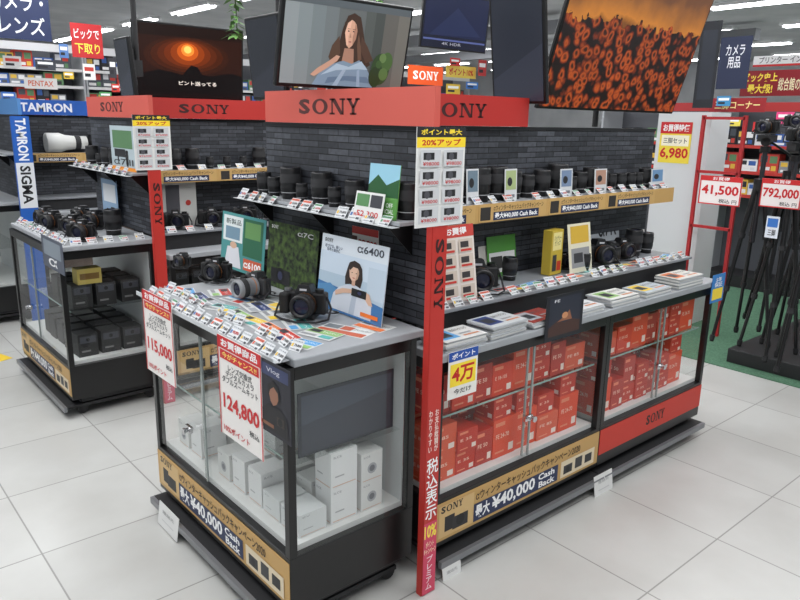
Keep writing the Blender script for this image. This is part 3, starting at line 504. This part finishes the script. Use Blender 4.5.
b=MB(); b.box(0,.12,0,.08,0,.08,M((190,170,90),.6)); b.card(.12,.08,(190,170,90),[('r',.1,.3,.9,.7,(120,90,40))],x0=0,y=-.001,th=.0008); single('product_box',b,'pale yellow box on top of black boxes inside the middle end cabinet','box',(1.05,3.71,.682),0)
pcard('price_placard','small dark leaflet card hanging at the left corner of the middle island','price sign','x',XC-.01,(44,240,64,270),(80,86,100),[('r',.1,.4,.9,.9,(130,140,150)),('t','α',.3,.1,.7,.35,(240,240,240))])
pcard('product_board','white and green product board on the middle end upper shelf near the post','board','x',1.38,(112,126,136,166),(180,194,200),[('r',.1,.5,.9,.9,(90,130,90)),('r',.15,.3,.6,.48,(40,40,44)),('t','α7III',.1,.12,.9,.26,(40,40,44)),('r',0,.0,1,.08,(240,150,40))],zb=1.24)
pcard('product_board','blue and white product board standing at the back of the middle end worktop','board','x',1.42,(103,180,118,208),(150,180,210),[('r',.1,.5,.9,.9,(236,240,244)),('t','α7',.2,.15,.8,.4,(40,40,44))],zb=Z1)
pcard('product_board','white card with red dot on the middle side worktop near the post','board','y',3.96,(163,180,197,206),(216,216,212),[('r',.1,.1,.5,.9,(90,90,96)),('c',.75,.5,.08,(200,60,50))],zb=Z1)
for i in range(3): dup(L0,(PW.x+.08+i*.14,6.07,1.2285),0,'black lens on the upper shelf under the blue shop sign','lenses under the blue sign',s=(1.6,1.2,1.5)[i])
for i in range(5): dup(C0,(1.15+DX3,5.85+i*.17,Z1),-1.2,'black camera on the farthest end worktop','cameras on the farthest end worktop',s=1.0)
# ------------------------------------------------ televisions
def tv(label,w,h,loc,rz,tilt,img,items,emit=.5,pole=None,back=.05):
    R=thing('television',label,'television',loc,rz); T=Matrix.Rotation(tilt,4,'X')
    b=MB(); b.M=T; b.box(-w/2,w/2,0,.02,-h/2,h/2,BLK); b.box(-w*.3,w*.3,.02,.04,-h*.3,h*.3,BLK2); b.build('casing',R,.004)
    b=MB(); b.M=T; b.card(w-.024,h-.024,img,items,z0=-(h-.024)/2,y=-.0015,th=.001,emit=emit,rough=.25); b.build('screen',R)
    if pole:
        b=MB(); b.cyl((0,back+.02,-pole if pole>0 else 0),(0,back+.02,0 if pole>0 else -pole),.014,BLK2); b.box(-.05,.05,.03,back+.03,-.04,.04,BLK2); b.build('mounting_pole',R)
    return R
Y=2.08; P=ony(348,45,Y)
tv('television showing a long haired woman in a blue scarf, above the nearest light red sign',(ony(411,44,Y)-ony(284,44,Y)).length,.3,P,0,math.radians(12),(88,92,92),[
 ('r',0,0,.1,1,(124,130,132)),('r',.1,0,.2,1,(114,122,124)),('r',.2,0,.3,1,(104,112,114)),('r',.3,0,.4,1,(98,104,106)),('r',.62,0,.7,1,(74,78,76)),('r',.7,0,.78,1,(64,68,66)),('r',.78,0,.9,1,(86,84,80)),('r',.9,0,1,1,(98,96,90)),('r',0,.92,1,1,(78,84,88)),
 ('p',[(.44,.68),(.47,.84),(.52,.88),(.575,.84),(.6,.72),(.63,.56),(.67,.4),(.7,.28),(.66,.24),(.6,.3),(.56,.3),(.44,.3),(.39,.24),(.38,.36),(.42,.48)],(58,42,34)),('p',[(.42,.6),(.37,.48),(.35,.34),(.39,.24),(.44,.4)],(76,56,44)),('p',[(.6,.62),(.66,.5),(.72,.34),(.66,.3),(.6,.46)],(72,52,42)),('p',[(.57,.66),(.6,.5),(.62,.34),(.59,.32),(.57,.5)],(92,68,54)),
 ('p',[(.47,.46),(.545,.46),(.56,.25),(.455,.25)],(150,112,94)),('p',[(.46,.64),(.47,.75),(.505,.8),(.54,.77),(.558,.68),(.553,.58),(.53,.5),(.505,.46),(.48,.5)],(186,144,122)),('p',[(.46,.64),(.47,.75),(.505,.8),(.5,.7),(.49,.6),(.497,.5),(.48,.5)],(202,160,138)),('p',[(.535,.77),(.558,.68),(.553,.58),(.53,.5),(.525,.6),(.535,.7)],(152,112,94)),('p',[(.45,.58),(.45,.76),(.49,.85),(.56,.8),(.575,.6),(.55,.74),(.51,.81),(.475,.76)],(58,42,34)),
 ('e',.487,.665,.007,.008,(44,32,30)),('e',.527,.665,.007,.008,(44,32,30)),('r',.477,.688,.498,.694,(80,58,48)),('r',.518,.688,.539,.694,(76,54,46)),('p',[(.503,.65),(.513,.59),(.498,.59)],(156,114,96)),('e',.506,.54,.013,.007,(144,84,80)),
 ('p',[(.24,0),(.74,0),(.72,.12),(.66,.26),(.6,.33),(.54,.28),(.47,.31),(.4,.27),(.33,.22),(.28,.12)],(112,130,148)),('p',[(.3,.12),(.42,.19),(.6,.22),(.68,.22),(.62,.32),(.52,.24),(.42,.27)],(150,166,180)),('p',[(.34,.02),(.5,.07),(.72,.05),(.68,.13),(.52,.13),(.36,.1)],(90,108,128)),('p',[(.4,.0),(.44,.0),(.5,.2),(.47,.2)],(138,154,170)),('p',[(.6,.0),(.63,.0),(.61,.22),(.59,.2)],(132,148,166)),
 ('p',[(.25,.1),(.34,.2),(.42,.3),(.44,.36),(.41,.37),(.36,.3),(.27,.2),(.22,.12)],(176,136,116)),
 ('e',.79,.24,.08,.2,(46,64,38)),('e',.84,.34,.05,.12,(64,88,48)),('e',.75,.14,.055,.13,(38,54,32)),('e',.8,.38,.03,.06,(88,112,66)),('e',.82,.18,.04,.08,(76,100,56)),('e',.77,.3,.025,.05,(56,80,44))],emit=.6,pole=P.z-1.512)
Y=4.1; P=ony(191,64,Y)
tv('television showing a dark orange sunset above the middle island sign',(ony(246,64,Y)-ony(137,64,Y)).length,.43,P,0,math.radians(4),(24,12,9),[('r',0,.35,1,.85,(36,16,10)),('e',.47,.6,.4,.26,(46,20,10)),('e',.47,.61,.34,.23,(58,24,10)),('e',.47,.62,.28,.2,(72,29,11)),('e',.47,.63,.22,.18,(92,36,12)),('e',.47,.64,.16,.16,(120,48,14)),('e',.47,.66,.1,.12,(170,74,20)),('e',.47,.68,.06,.08,(220,122,44)),('e',.47,.69,.035,.05,(250,180,90)),('p',[(0,0),(1,0),(1,.36),(.9,.4),(.8,.38),(.68,.34),(.6,.36),(.56,.46),(.5,.48),(.46,.42),(.42,.34),(.3,.38),(.2,.4),(.1,.36),(0,.34)],(12,7,7)),('t','ピント送ってる',.38,.2,.74,.26,(220,210,200))],emit=.75,pole=P.z-1.52)
Y=1.95; a=ony(560,43,Y); b_=ony(697,50,Y); P=(a+b_)/2; P.z+=.05
tv('largest television, showing an orange crowd at dusk, above the far side partition',(b_-a).length,.72,P,0,math.radians(16),crowd_mat(),[],pole=P.z-1.515,back=.17)
def txv(label,X,u0,u1,v,h,tilt,c,pole):
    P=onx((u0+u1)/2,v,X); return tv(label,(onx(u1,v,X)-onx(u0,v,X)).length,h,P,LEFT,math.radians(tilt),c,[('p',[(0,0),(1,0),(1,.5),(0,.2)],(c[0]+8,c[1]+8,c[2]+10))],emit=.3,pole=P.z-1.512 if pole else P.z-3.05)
txv('dark grey television tilted forward between the woman and crowd screens',2.3,490,544,45,.46,8,(44,48,58),True)
txv('narrow dark television behind the screen of the woman, left side',1.52,248,282,58,.32,6,(30,33,40),False)
txv('small dark television edge left of the sunset screen',1.42,117,131,68,.3,4,(40,43,50),False)
Y=4.25; P=ony(457,20,Y)
tv('dark blue television hanging at the top behind the woman screen',(ony(490,22,Y)-ony(424,22,Y)).length,.46,P,0,math.radians(6),(22,26,44),[('r',.02,.2,.98,.9,(24,30,60)),('p',[(.1,.2),(.5,.7),(.9,.25)],(32,40,72)),('r',.02,.12,.98,.15,(80,90,140)),('t','4K HDR',.3,.05,.6,.1,(150,150,160))],emit=.5,pole=P.z-3.05)
# ------------------------------------------------ hanging signs
pcard('hanging_sign','navy hanging department sign with white characters at top left','sign','y',7.5,(-22,-14,53,39),(26,40,80),[('t','カメラ・',.2,.55,.92,.88,(226,226,230)),('t','レンズ',.3,.1,.92,.45,(226,226,230))])
pcard('hanging_sign','small red hanging sale sign with white characters at upper left','sign','y',8.0,(73,24,104,58),(196,44,48),[('t','ビックで',.1,.55,.9,.85,(250,250,250)),('t','下取り',.1,.12,.9,.42,(250,240,90))])
pcard('hanging_sign','bright orange shop sign between the woman and dark televisions','sign','y',7.6,(408,66,443,85),(226,84,30),[('s',.14,.27,.86,.73,(250,245,240))],emit=.2)
pcard('hanging_sign','navy hanging sign board at the upper right','sign','x',6.6,(715,37,746,89),(34,42,70),[('t','カメラ\n用品',.2,.4,.8,.85,(230,230,236))])
pcard('hanging_sign','tall black hanging board between the crowd screen and the navy sign','sign','x',5.6,(692,22,712,108),(28,30,36),[('r',.15,.1,.85,.9,(40,44,54))])
pcard('hanging_sign','dark red banner with yellow characters at the right edge','sign','x',7.2,(738,70,812,96),(140,24,34),[('b','ビック史上',.04,.56,.5,.9,(255,226,80)),('b','最大級!',.1,.1,.45,.48,(255,226,80)),('t','総合館の技術',.52,.2,.96,.7,(250,240,200))])
pcard('hanging_sign','white hanging sign strip with red edge above the dark red banner','sign','x',7.6,(752,55,812,66),(226,226,226),[('r',0,0,1,.2,(200,40,44)),('t','プリンター インク',.1,.3,.9,.9,(60,60,66))])
pcard('promotion_poster','yellow price poster with red heading on the white pillar','poster','x',PX-.004,(657,122,688,163),(244,220,70),[('r',0,.72,1,1,(206,34,40)),('b','お買得特価',.08,.77,.92,.95,(250,250,250)),('r',.06,.42,.94,.68,(250,244,220)),('t','三脚セット',.12,.48,.88,.62,(40,40,40)),('b','6,980',.05,.08,.95,.38,(206,30,36))])
pcard('shelf_sign','dark red shelf header strip behind the tripods','sign','x',6.5,(708,98,764,112),(150,30,36),[('t','三脚コーナー',.1,.2,.9,.8,(255,236,160))])
pcard('shelf_sign','yellow shelf sign between the televisions above the back shelves','sign','y',8.0,(446,66,476,78),(236,210,90),[('b','ポイント10%',.1,.2,.9,.8,(200,40,40))])
pcard('shelf_sign','small white shelf sign with orange lettering under the navy hanging sign','sign','y',8.1,(25,78,58,89),(214,212,210),[('t','PENTAX',.12,.25,.88,.75,(206,90,50))])
EX=((2,92,14,9,(60,110,190),'small blue','the left edge'),(64,72,10,7,(226,190,60),'small yellow','the orange lettered sign'),(110,58,7,20,(60,60,66),'narrow dark','the sunset screen'),(450,58,10,8,(210,50,50),'small red','the navy screen'),(466,82,12,7,(60,120,200),'small sky blue','the orange shop sign'),(432,90,8,9,(240,240,240),'small white','the light red sign'),(112,84,8,8,(220,60,50),'tiny red','the sunset screen base'),(775,112,18,12,(230,70,130),'small pink','the red banner'),(724,118,16,8,(240,220,90),'pale yellow','the red banner end'),(84,64,12,16,(240,240,236),'white square','the red sale sign'),(60,44,9,14,(90,130,190),'pale blue','the navy department sign'),
(4,56,18,12,(206,206,204),'light grey','the navy department sign, lower edge'),(36,60,20,10,(60,64,74),'dark slate','the red sale sign, left side'),(100,92,12,8,(80,150,90),'small green','the sunset screen, lower left'),(446,84,14,10,(226,190,60),'mustard','the yellow points sign'),(478,60,8,16,(200,60,60),'upright red','the dark grey television'),(716,96,14,10,(60,140,190),'cyan','the tall black board'),(786,128,20,12,(250,250,250),'wide white','the right tripods'),(752,122,18,10,(210,50,50),'wide red','the tripod heads'),(250,20,14,10,(210,210,214),'pale grey','the trailing plant'),(264,34,10,12,(60,90,150),'steel blue','the woman screen, left side'))
for (u,v,w,h,c,t,nr) in EX:
    pcard('shelf_sign',t+' shelf card hanging over the back shelves near '+nr,'sign','y' if u<600 else 'x',7.9 if u<600 else 6.45,(u,v,u+w,v+h),c,[('r',.12,.55,.88,.8,(250,250,250) if sum(c)<600 else (200,60,50)),('r',.12,.2,.6,.4,(40,40,46))])
# ------------------------------------------------ background shelving
cols=[(206,208,212),(40,42,48),(190,56,46),(50,90,160),(216,176,64),(70,76,84),(226,226,226),(90,130,90),(24,24,28),(130,134,140)]
BP=[]
for i,c in enumerate(cols):
    b=MB(); w=.14+.02*(i%4); h=.11+.03*(i%3); b.box(0,w,0,.14,0,h,M(c,.6)); b.card(w,h,c,[('r',.08,.55,.45,.9,cols[(i+3)%8]),('r',.55,.5,.92,.88,cols[(i+5)%8]),('r',.1,.12,.6,.3,(220,220,220)),('r',.66,.1,.9,.36,cols[(i+2)%8])],x0=0,y=-.001,th=.0008); o=b.build('product_box'); BP.append((o,w,h))
def gondola(loc,rz,w,hgt,label,group,plabel,headcol=(205,206,208),levels=()):
    R=thing('store_shelf',label,'shelf unit',loc,rz)
    b=MB(); b.box(-.02,0,0,.4,0,hgt,GRY); b.box(w,w+.02,0,.4,0,hgt,GRY); b.box(0,w,.38,.4,0,hgt,M((84,86,92),.6)); b.box(0,w,0,.38,0,.12,BLK2); b.build('frame',R)
    for z in levels:
        b=MB(); b.box(0,w,.02,.38,z-.015,z,WHT); b.box(0,w,.01,.02,z-.025,z+.005,M((190,50,44) if rz else (205,205,205),.5)); b.build('shelf_board',R)
    b=MB(); b.card(w,.08,headcol,[],x0=0,z0=hgt-.08,y=-.01); b.build('header_panel',R)
    ca,sa=math.cos(rz),math.sin(rz)
    for z in levels:
        if z<.85: continue
        x=.01
        while x<w-.2:
            o,bw,bh=random.choice(BP)
            q=o.copy(); COL.objects.link(q); lx,ly=x,.06; q.location=(loc[0]+lx*ca-ly*sa,loc[1]+lx*sa+ly*ca,z+.0005); q.rotation_euler=(0,0,rz); tag(q,plabel,'box',group)
            x+=bw+random.uniform(.003,.012)
for i,x in enumerate((1.2,2.75,4.3,5.85,7.4)):
    g=['leftmost','second','third','fourth','fifth'][i]
    gondola((x,8.6,0),0,1.5,2.25,"tall grey store shelf unit at the back, %s from the left"%g,'products on the %s back shelf'%g,'boxed product on the %s tall store shelf from the left at the back'%g,levels=[1.42,1.62,1.82,2.0] if i<2 else [1.64,1.86])
for i,y in enumerate((4.6,3.3,2.0)):
    g=['leftmost','middle','rightmost'][i]
    gondola((6.9,y,0),LEFT,1.25,1.75,"store shelf unit with red shelf edges behind the tripods, %s"%g,'products on the %s red edged shelf'%g,'boxed product on the %s red edged store shelf behind the tripods'%g,(170,46,46),levels=[.9,1.12,1.36])
for o,_,_ in BP: bpy.data.objects.remove(o)
# ------------------------------------------------ tripods
PA=onz(716,372,0.0); b=MB(); b.box(0,1.3,0,1.2,.006,.1,BLK2); single('low_platform',b,'low black platform under the tripods on the green carpet','platform',(GX+.12,PA.y-1.15,0),0,bev=.005)
def tripod(label,loc,rz,s=1):
    R=thing('tripod',label,'tripod',loc,rz)
    for k in range(3):
        a=2*math.pi*k/3+.3; d=Vector((math.cos(a),math.sin(a),0)); b=MB()
        p=[d*.03+Zv*1.12,d*.09+Zv*.76,d*.15+Zv*.38,d*.21+Zv*.02]
        for q in range(3): b.cyl(p[q],p[q+1],.018-.003*q,BLK,n=10); b.cyl(p[q+1]-(p[q+1]-p[q])*.07,p[q+1]+(p[q+1]-p[q])*.02,.024-.003*q,BLK2,n=10)
        b.cyl(p[3]-Zv*.02,p[3]+Zv*.01,.014,M((24,24,24),.9),n=10); b.build('leg',R)
    b=MB(); b.cyl((0,0,.72),(0,0,1.34),.016,M((70,70,74),.3,.7)); b.cyl((0,0,1.08),(0,0,1.16),.045,BLK); b.build('center_column',R)
    b=MB(); b.cyl((0,0,1.34),(0,0,1.38),.035,BLK); b.cyl((-.04,0,1.41),(.04,0,1.41),.03,BLK); b.box(-.04,.04,-.055,.055,1.41,1.455,BLK2); b.build('head',R)
    b=MB(); b.cyl((.02,-.02,1.41),(.16,-.17,1.3),.008,BLK,n=8); b.cyl((.12,-.13,1.33),(.17,-.18,1.29),.015,BLK2,n=10); b.build('pan_handle',R)
    R.scale=(s,)*3; return R
def tp(u,v): P=onz(u,v,.1); return (P.x,P.y,.1)
T0=tripod('black tripod at the left end of the tripod row, nearest the white pillar',tp(738,340),.2,.95)
TL=[(tp(738,340),.95)]
for u,v,a,s,t in ((766,354,1.1,.92,'black tripod second from left in the front of the tripod row'),(795,368,.6,.98,'black tripod standing foremost in the tripod row'),(800,332,1.9,1.0,'black tripod behind the foremost one in the tripod row'),(766,326,.9,.98,'black tripod at the back of the platform beside the pillar'),(784,342,.3,.9,'shorter black tripod in the middle of the platform')):
    dup(T0,tp(u,v),a,t,s=s); TL.append((tp(u,v),s))
for (p,s),t,a in ((TL[0],'black camera mounted on the leftmost tripod',-1.9),(TL[1],'black camera mounted on the second tripod from the left',-1.0),(TL[3],'black camera mounted on the tripod behind the foremost one',-1.2),(TL[4],'black camera mounted on the rear tripod beside the pillar',-1.5)):
    dup(C0,(p[0],p[1],.1+1.456*s),a,t,s=1.2)
def pr(n): return [('r',0,.82,1,1,(206,40,44)),('t','お買得',.3,.85,.7,.97,(250,250,250)),('b',n,.06,.3,.94,.68,(206,30,36)),('t','税込 円',.5,.08,.92,.22,(60,60,60)),('r',0,0,.03,1,(206,40,44)),('r',.97,0,1,1,(206,40,44)),('r',0,0,1,.04,(206,40,44))]
pcard('price_placard','red bordered placard reading 41,500 on the left tripods','price sign','x',GX+.02,(697,176,739,205),(244,236,234),pr('41,500'))
pcard('price_placard','red bordered placard reading 792,000 on the right tripods','price sign','x',GX,(758,179,799,208),(244,236,234),pr('792,000'))
pcard('price_placard','small white and blue card hanging between the two red bordered placards','price sign','x',GX+.05,(764,216,777,238),(230,236,244),[('r',.1,.5,.9,.9,(60,120,200)),('t','三脚',.2,.1,.8,.4,(40,40,40))])
for j,(dyy,t) in enumerate(((0,'narrow red metal rack right of the white pillar'),(-.62,'narrow red metal rack behind the middle tripods'))):
    b=MB()
    for y in (-.15,.15): b.box(-.012,.012,y-.012,y+.012,0,1.6,M((180,40,44),.5))
    for z in (.4,.8,1.2,1.58): b.box(-.012,.012,-.15,.15,z-.01,z+.01,M((180,40,44),.5))
    Q=onx(714,200,5.12); single('display_rack',b,t,'rack',(5.12 if j==0 else 6.2,Q.y+dyy+(0 if j==0 else .1),0.006),0)
P=onz(-4,359,0); b=MB(); b.box(-.12,.07,-.07,.07,0.0005,.002,M((236,200,50),.5)); single('floor_sticker',b,'yellow floor sticker at the left edge','sticker',(P.x,P.y,0),.3)
def vine(label,loc,ln):
    R=thing('hanging_plant',label,'plant',loc); b=MB(); pts=[(.01*math.sin(i),.01*math.cos(i*1.3),-ln*i/8) for i in range(9)]; b.tube(pts,.003,M((70,90,50),.8)); b.build('stem',R); b=MB()
    g=[M((80,126,56),.6),M((104,150,76),.6)]
    for i in range(int(260*ln)):
        z=-ln*random.random(); a=random.random()*6.28; r=random.uniform(.02,.06); d=Vector((math.cos(a),math.sin(a),-.5)); q=d.cross(Zv).normalized()*.014; o=Vector((0,0,z)); p=o+d*r
        b.add([o+d*.01,p-d*.02+q,p+d*.015,p-d*.02-q],[(0,1,2,3)],random.choice(g))
    b.build('leaves',R)
P=ony(235,38,3.4); L=3.05-P.z; vine('green trailing plant hanging at top left of the woman screen',(P.x,P.y,3.05),L)
P=ony(379,14,3.4); vine('short green trailing plant hanging at the top above the woman screen',(P.x,P.y,3.05),3.05-P.z)
# ------------------------------------------------ lights
def clight(loc):
    R=thing('ceiling_light','white fluorescent tube light fixed to the ceiling','ceiling light',loc,0,'fluorescent ceiling lights')
    b=MB(); b.box(-.09,.09,-.65,.65,-.04,0,M((240,240,240),.5)); b.build('housing',R)
    for x in (-.05,.05):
        b=MB(); b.cyl((x,-.6,-.055),(x,.6,-.055),.014,M((250,252,255),.5,0,8.0),n=8); b.build('tube',R)
    return R
l0=clight((.2,.2,3.05))
for i in range(8):
    for j in range(9):
        if (i,j)!=(0,0): dup(l0,(.2+i*2.3,.2+j*2.0,3.05),0)
# dark duct rails under the ceiling
for i,x in enumerate((8.6,11.2)):
    b=MB(); b.box(x,x+.18,5,16.5,2.78,2.95,M((120,122,126),.6)); single('ceiling_duct',b,['nearer grey duct running under the ceiling at the back','farther grey duct running under the ceiling at the back'][i],'duct')
def area(loc,sx,sy,e,c=(.98,.99,1)):
    l=bpy.data.lights.new('area','AREA'); l.shape='RECTANGLE'; l.size=sx; l.size_y=sy; l.energy=e; l.color=c; o=bpy.data.objects.new('area',l); COL.objects.link(o); o.location=loc
for x,y,e in ((-.6,2.6,46),(.2,.2,44),(2.6,.2,50),(2.5,3.2,52),(0,4.6,46),(5.5,2,52),(6,6,70),(2,7,58),(10,10,110),(11,3,80),(5,12,90)): area((x,y,2.98),1.4,2.4,e)
w=bpy.data.worlds.new('world'); SC.world=w; w.use_nodes=True; w.node_tree.nodes['Background'].inputs[0].default_value=(.88,.94,1,1); w.node_tree.nodes['Background'].inputs[1].default_value=.42
